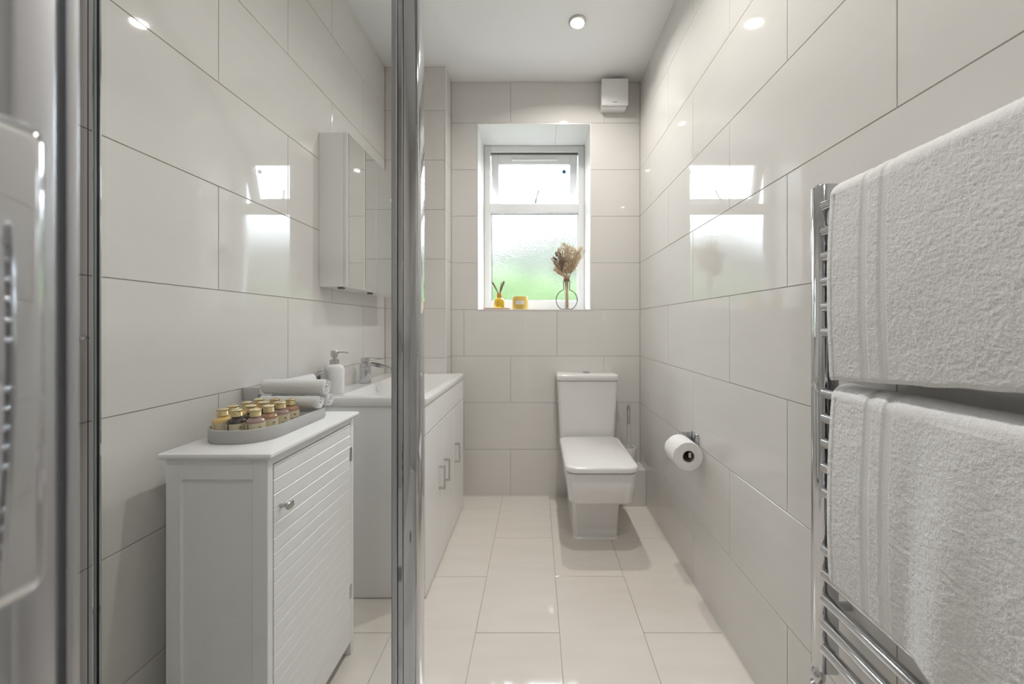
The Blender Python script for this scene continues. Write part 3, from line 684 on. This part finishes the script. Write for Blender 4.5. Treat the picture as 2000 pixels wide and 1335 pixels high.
for r, y in ((ri+0.0008, 1.4725), (ri+0.0008, 1.5775), (ri-0.0012, 1.5775), (ri-0.0012, 1.4725)):
    lo.append([(rc[0]+r*math.sin(2*math.pi*k/32), y, rc[2]-0.003+r*math.cos(2*math.pi*k/32)) for k in range(32)])
co.loft(lo, closed=True); co.build('core', 'card', ro, True, 50)
tl_ = MB(); lo = []
for k in range(9):
    a = math.radians(-55-6*k); lo.append((rc[0]+(RR+0.0008)*math.sin(a), rc[2]-0.003+(RR+0.0008)*math.cos(a)))
vv = []; 
for x, z in lo: vv += [(x, 1.4745, z), (x, 1.577, z), (x-0.0012, 1.577, z), (x-0.0012, 1.4745, z)]
ff = []
for k in range(8):
    o = 4*k
    for q in range(4): p = (q+1) % 4; ff.append((o+q, o+4+q, o+4+p, o+p))
ff += [(0, 1, 2, 3), (35, 34, 33, 32)]
tl_.add(vv, ff); tl_.build('loose_sheet', 'paper', ro)

# ------------------------------------------------------------------ towel radiator
ra = thing('towel_radiator', (0.612, 0.57, 0.37), 'chrome ladder towel radiator on the side wall', 'radiator')
RX = 0.600
for y in (0.797, 0.327):
    L = []
    base = []
    for k in range(13):
        a = math.pi/2+math.pi*k/12; base.append((0.606+0.016*math.cos(a), y+0.0205*math.sin(a)))
    base = base+[(0.627, y-0.0205), (0.627, y+0.0205)]
    for z, s_ in ((0.371, 0.9), (0.373, 1), (1.390, 1), (1.393, 0.9)):
        L.append([(0.612+(px-0.612)*s_, y+(py-y)*s_, z) for px, py in base])
    MB().loft(L).build('post', 'chrome', ra, True, 50)
bars = [1.346-0.0525*k for k in range(6)]+[0.957-0.0515*k for k in range(5)]+[0.632-0.0515*k for k in range(5)]
for z in bars:
    MB().tube([(RX, 0.346, z), (RX, 0.778, z)], 0.011, 20).build('bar', 'chrome', ra, True)
for y, z in ((0.797, 1.20), (0.797, 0.50), (0.327, 1.20), (0.327, 0.50)):
    MB().tube([(0.627, y, z), (XR-0.0004, y, z)], 0.009, 14).build('wall_bracket', 'chrome', ra, True)
for y in (0.797, 0.327):
    vv_ = MB(); vv_.lathe([(0.006, 0.371), (0.010, 0.366), (0.013, 0.360), (0.013, 0.350), (0.009, 0.347), (0.009, 0.340), (0.014, 0.336), (0.014, 0.315), (0.007, 0.31), (0.007, 0.0)], (RX, y, 0), 20)
    vo = vv_.build('valve', 'chrome', ra, True, 40)
    sub(MB().lathe([(0.008, 0), (0.008, 0.008), (0.016, 0.010), (0.017, 0.042), (0.014, 0.046), (0, 0.046)], (RX, y-0.062, 0.326), 22, 'y'), 'valve_head', 'chrome', vo, True)
    sub(MB().lathe([(0.0, 0.37), (0.008, 0.37), (0.008, 0.373), (0, 0.373)], (RX, y, 1.022), 16), 'end_cap', 'chrome', vo, True)

# ------------------------------------------------------------------ bath towels on the radiator
def hung_towel(name, label, ztop, zhem_far, zhem_near, zback, y0, y1, bands, seed, out=0.0, fold=None):
    """cloth doubled over a bar; y1 is the end towards the window. Closed solid with terry relief"""
    rr = 0.0225; cxx = RX; bar = ztop-0.0225
    ny = 290; nf = 210; na = 20; nb = 30
    path = []
    for k in range(nf): path.append(('f', k/nf))
    for k in range(na): path.append(('a', k/na))
    for k in range(nb+1): path.append(('b', k/nb))
    trg = random.Random(seed)
    npth = len(path); outer = []; inner = []
    for iy in range(ny+1):
        y = y0+(y1-y0)*iy/ny
        zh = zhem_near+(zhem_far-zhem_near)*iy/ny
        zh += 0.002*noise.noise(Vector((y*25, seed, 0)))
        e_ = min(y1-y, y-y0); er = min(1, e_/0.010); er = math.sqrt(max(0, 1-(1-er)**2))
        inb = 0.0
        for b0, b1 in bands:
            if b0 < y < b1: inb = min(1, min(y-b0, b1-y)/0.0022)
        for tpe, t in path:
            if tpe == 'f':
                z = zh+(bar-zh)*t; x = cxx-rr-0.004-0.010*math.sin(math.pi*min(1, t*1.0))*0.6-out*(1-t); nx_, nz_ = -1, 0
                if fold:
                    for (fy, fa, fw) in fold: x += fa*(1-t)**0.7*math.exp(-((y-fy-0.02*(1-t))/fw)**2)
                hem = min(1, (z-zh)/0.006)
            elif tpe == 'a':
                a = math.pi*t; nx_, nz_ = -math.cos(a), math.sin(a)
                x = cxx+(rr+0.004*(1-t))*nx_; z = bar+rr*nz_; hem = 1
            else:
                z = bar+(zback-bar)*t; x = cxx+rr+0.001; nx_, nz_ = 1, 0; hem = 1
            h = 0.0065*(0.45+0.55*er)*(0.5+0.5*hem)
            q = Vector((y*190, z*230+(30 if tpe == 'b' else 0), seed*7.1))
            nz = 0.55*noise.noise(q)+0.35*noise.noise(q*0.45)+trg.uniform(-0.42, 0.42)+0.5*noise.noise(Vector((y*14, z*22, seed)))
            r_ = 0.0010*nz*(1-inb)*er-0.0028*inb
            if tpe == 'f' and abs((y1-y)-0.014) < 0.0018: r_ -= 0.0018
            if tpe == 'f': r_ += 0.0015*noise.noise(Vector((y*9, z*6, seed+4)))
            if tpe == 'b': r_ *= 0.3
            outer.append((x+nx_*(h+r_), y, z+nz_*(h+r_)))
            inner.append((x-nx_*h*0.9, y, z-nz_*h*0.9))
    N = (ny+1)*npth; f = []
    def I(iy, k, s_): return s_*N+iy*npth+k
    for iy in range(ny):
        for k in range(npth-1):
            f.append((I(iy, k, 0), I(iy+1, k, 0), I(iy+1, k+1, 0), I(iy, k+1, 0)))
            f.append((I(iy, k, 1), I(iy, k+1, 1), I(iy+1, k+1, 1), I(iy+1, k, 1)))
        for k in (0, npth-1): f.append((I(iy, k, 0), I(iy, k, 1), I(iy+1, k, 1), I(iy+1, k, 0)))
    for iy in (0, ny):
        for k in range(npth-1): f.append((I(iy, k, 0), I(iy, k+1, 0), I(iy, k+1, 1), I(iy, k, 1)))
    mb = MB(); mb.add(outer+inner, f)
    return tag(mb.build(name, 'terry', None, True, 180), label, 'towel', 'bath towels on the radiator')
hung_towel('bath_towel', 'thick white terry towel over the top bar of the radiator', 1.3685, 0.992, 1.026, 1.12, 0.36, 0.727, [(0.638, 0.654), (0.602, 0.618)], 2)
hung_towel('bath_towel', 'thick white terry towel over the lower bars, beneath another towel', 0.9805, 0.606, 0.582, 0.72, 0.37, 0.724, [(0.632, 0.648), (0.596, 0.614)], 5, out=0.004, fold=[(0.50, -0.012, 0.03), (0.555, 0.006, 0.02)])

# ------------------------------------------------------------------ things on the window sill
SZ = WZ0
cst = MB().loft([at_z(rrect(-0.262, 2.462, 0.083, 0.040, 0.02), SZ), at_z(rrect(-0.262, 2.462, 0.085, 0.042, 0.02), SZ+0.003), at_z(rrect(-0.262, 2.462, 0.085, 0.042, 0.02), SZ+0.010), at_z(rrect(-0.262, 2.462, 0.083, 0.040, 0.02), SZ+0.012)]).build('coaster', 'coaster', None, True, 40)
tag(cst, 'flat pinkish wooden coaster on the window sill', 'coaster')
df = thing('reed_diffuser', (-0.245, 2.462, SZ+0.012), 'yellow glass reed diffuser with dark reeds on a coaster', 'diffuser')
dc = (-0.245, 2.462, SZ+0.012)
MB().lathe([(0, 0), (0.031, 0), (0.034, 0.004), (0.034, 0.045), (0.030, 0.058), (0.018, 0.066), (0.014, 0.068), (0, 0.068)], dc, 32).build('diffuser_bottle', 'amber_glass', df, True, 50)
MB().lathe([(0.007, 0.068), (0.017, 0.068), (0.017, 0.094), (0.015, 0.096), (0.007, 0.096)], dc, 28).build('collar', 'amber_wood', df, True, 40)
for k, (dx, dy, h) in enumerate(((-0.052, 0.01, 0.175), (-0.040, -0.012, 0.168), (0.012, 0.012, 0.165), (0.030, 0.0, 0.178), (0.036, -0.010, 0.172), (0.024, 0.016, 0.176))):
    MB().tube([(dc[0]-dx*0.05, dc[1]-dy*0.05, dc[2]+0.080), (dc[0]+dx, dc[1]+dy, dc[2]+h)], 0.0026, 6).build('reed', 'reed', df)
cn = thing('scented_candle', (-0.110, 2.470, SZ), 'yellow glass candle jar with a white label on the sill', 'candle')
cc = (-0.108, 2.470, SZ)
MB().lathe([(0, 0), (0.049, 0), (0.0515, 0.003), (0.0515, 0.084), (0.050, 0.086), (0.0475, 0.084), (0.0475, 0.070), (0, 0.069)], cc, 36).build('candle_jar', 'wax', cn, True, 50)
MB().tube([(cc[0], cc[1], SZ+0.069), (cc[0]+0.001, cc[1], SZ+0.079)], 0.0012, 6).build('wick', 'wire', cn)
lbv = []; n = 12
for k in range(n+1):
    a = math.radians(-90-32+64*k/n); lbv += [(cc[0]+0.0520*math.cos(a), cc[1]+0.0520*math.sin(a), SZ+0.034), (cc[0]+0.0520*math.cos(a), cc[1]+0.0520*math.sin(a), SZ+0.057), (cc[0]+0.0516*math.cos(a), cc[1]+0.0516*math.sin(a), SZ+0.057), (cc[0]+0.0516*math.cos(a), cc[1]+0.0516*math.sin(a), SZ+0.034)]
ff = []
for k in range(n):
    o = 4*k
    for q in range(4): p = (q+1) % 4; ff.append((o+q, o+4+q, o+4+p, o+p))
lab = MB().add(lbv, ff).build('label', 'white_label', cn, True)
pk = MB()
for k in range(5): pk.box(cc[0]-0.012+k*0.005, cc[0]-0.009+k*0.005, cc[1]-0.0527, cc[1]-0.0519, SZ+0.044, SZ+0.047)
sub(pk, 'print', 'grey_mark', lab)
# wire vase
va_ = thing('wire_vase', (0.197, 2.452, SZ), 'black wire vase outline with round belly on the window sill', 'vase')
vc = (0.197, 2.452, SZ); VR = 0.069
def vase_outline(th):
    pts = []
    for k in range(25):
        a = math.radians(-62+ (74+62)*k/24); pts.append((VR*math.cos(a), 0.064+VR*math.sin(a)))
    pts += [(0.019, 0.150), (0.021, 0.188)]
    full = [(-x, z) for x, z in pts[::-1]]
    return pts, full
pr1, pl1 = vase_outline(0)
for dy, ang in ((0, 0), (0, 90)):
    ca, sa = math.cos(math.radians(ang)), math.sin(math.radians(ang))
    for pts in ((pr1, pl1) if ang == 0 else ()):
        MB().tube([(vc[0]+x*ca, vc[1]+x*sa, SZ+z) for x, z in pts], 0.0024, 8).build('wire_side', 'wire', va_, True)
MB().tube([(vc[0]+0.020*math.cos(2*math.pi*k/24), vc[1]+0.020*math.sin(2*math.pi*k/24), SZ+0.188) for k in range(24)], 0.0018, 8, True).build('neck_ring', 'wire', va_, True)
MB().lathe([(0, 0), (0.034, 0), (0.034, 0.004), (0.031, 0.006), (0, 0.006)], vc, 28).build('base', 'wire', va_, True, 40)
MB().lathe([(0.0, 0.006), (0.0155, 0.006), (0.0165, 0.01), (0.0165, 0.11), (0.0155, 0.11), (0.0155, 0.012), (0, 0.01)], vc, 24).build('glass_tube', 'glass', va_, True, 50)
bq = thing('dried_bouquet', (0.197, 2.452, SZ+0.012), 'tied bunch of dried beige grasses standing in the wire vase', 'dried flowers')
stm = MB(); rg = random.Random(11)
for k in range(26):
    a = rg.uniform(0, 6.28); r0 = rg.uniform(0, 0.0115); r1 = rg.uniform(0.002, 0.0165)
    stm.tube([(vc[0]+r0*math.cos(a), vc[1]+r0*math.sin(a), SZ+0.013), (vc[0]+0.7*r0*math.cos(a), vc[1]+0.7*r0*math.sin(a), SZ+0.1), (vc[0]+0.8*r1*math.cos(a+0.4), vc[1]+0.8*r1*math.sin(a+0.4), SZ+0.185), (vc[0]+1.5*r1*math.cos(a+0.4), vc[1]+1.5*r1*math.sin(a+0.4), SZ+0.225)], 0.0022, 5)
stm.build('stems', 'straw', bq)['kind'] = 'stuff'
for k in range(3):
    MB().tube([(vc[0]+0.0185*math.cos(2*math.pi*i/20), vc[1]+0.0185*math.sin(2*math.pi*i/20), SZ+0.193+0.0035*k) for i in range(20)], 0.002, 6, True).build('twine', 'twine', bq, True)
def grain(mb, p, d, l, w):
    d = d.normalized(); u = d.orthogonal().normalized(); v = d.cross(u)
    pts = [p, p+d*l]+[p+d*l*0.4+w*(math.cos(a)*u+math.sin(a)*v) for a in (0, 2.09, 4.19)]
    mb.add(pts, [(0, 2, 3), (0, 3, 4), (0, 4, 2), (1, 3, 2), (1, 4, 3), (1, 2, 4)])
plumes = [(-0.085, 0.0, 0.335, 'oat_dark'), (-0.062, -0.02, 0.37, 'oat_dark'), (-0.045, 0.02, 0.40, 'oat'), (-0.022, -0.015, 0.425, 'oat'), (0.0, 0.015, 0.43, 'oat'), (0.012, -0.02, 0.41, 'oat'),
          (0.045, 0.01, 0.405, 'oat'), (0.060, -0.012, 0.375, 'oat'), (0.088, 0.0, 0.405, 'oat'), (0.104, 0.012, 0.39, 'oat'), (0.082, -0.015, 0.345, 'oat'), (-0.055, 0.0, 0.30, 'oat'),
          (-0.030, -0.025, 0.33, 'oat_dark'), (0.015, -0.028, 0.34, 'oat'), (0.045, -0.022, 0.31, 'straw'), (-0.070, -0.01, 0.27, 'straw'), (-0.010, -0.03, 0.29, 'oat')]
for dx, dy, h, mt in plumes:
    mb = MB(); p0 = Vector((vc[0]+dx*0.12, vc[1]+dy*0.1, SZ+0.19)); p1 = Vector((vc[0]+dx, vc[1]+dy, SZ+h)); p1.y = max(YB+0.005, p1.y)
    pm_ = p0.lerp(p1, 0.5)+Vector((-dx*0.10, 0, 0.01))
    def bz(t): return p0*(1-t)**2+2*pm_*t*(1-t)+p1*t*t
    mb.tube([bz(t/6) for t in range(7)], 0.0014, 5)
    ng = 120
    for k in range(ng):
        t = 0.32+0.68*k/ng; p = bz(min(1, t)); d = (bz(min(1, t+0.03))-bz(t-0.03)).normalized()
        s_ = Vector((rg.gauss(0, 1), rg.gauss(0, 1), rg.gauss(0, 1))); s_ = (s_-d*s_.dot(d)).normalized()
        w_ = 0.014*math.sin(math.pi*min(1, (t-0.25)/0.85))+0.004
        grain(mb, p+s_*w_*rg.uniform(0.2, 1), d+s_*rg.uniform(0.2, 0.7), rg.uniform(0.014, 0.026), rg.uniform(0.0022, 0.0042))
    mb.build('plume', mt, bq)
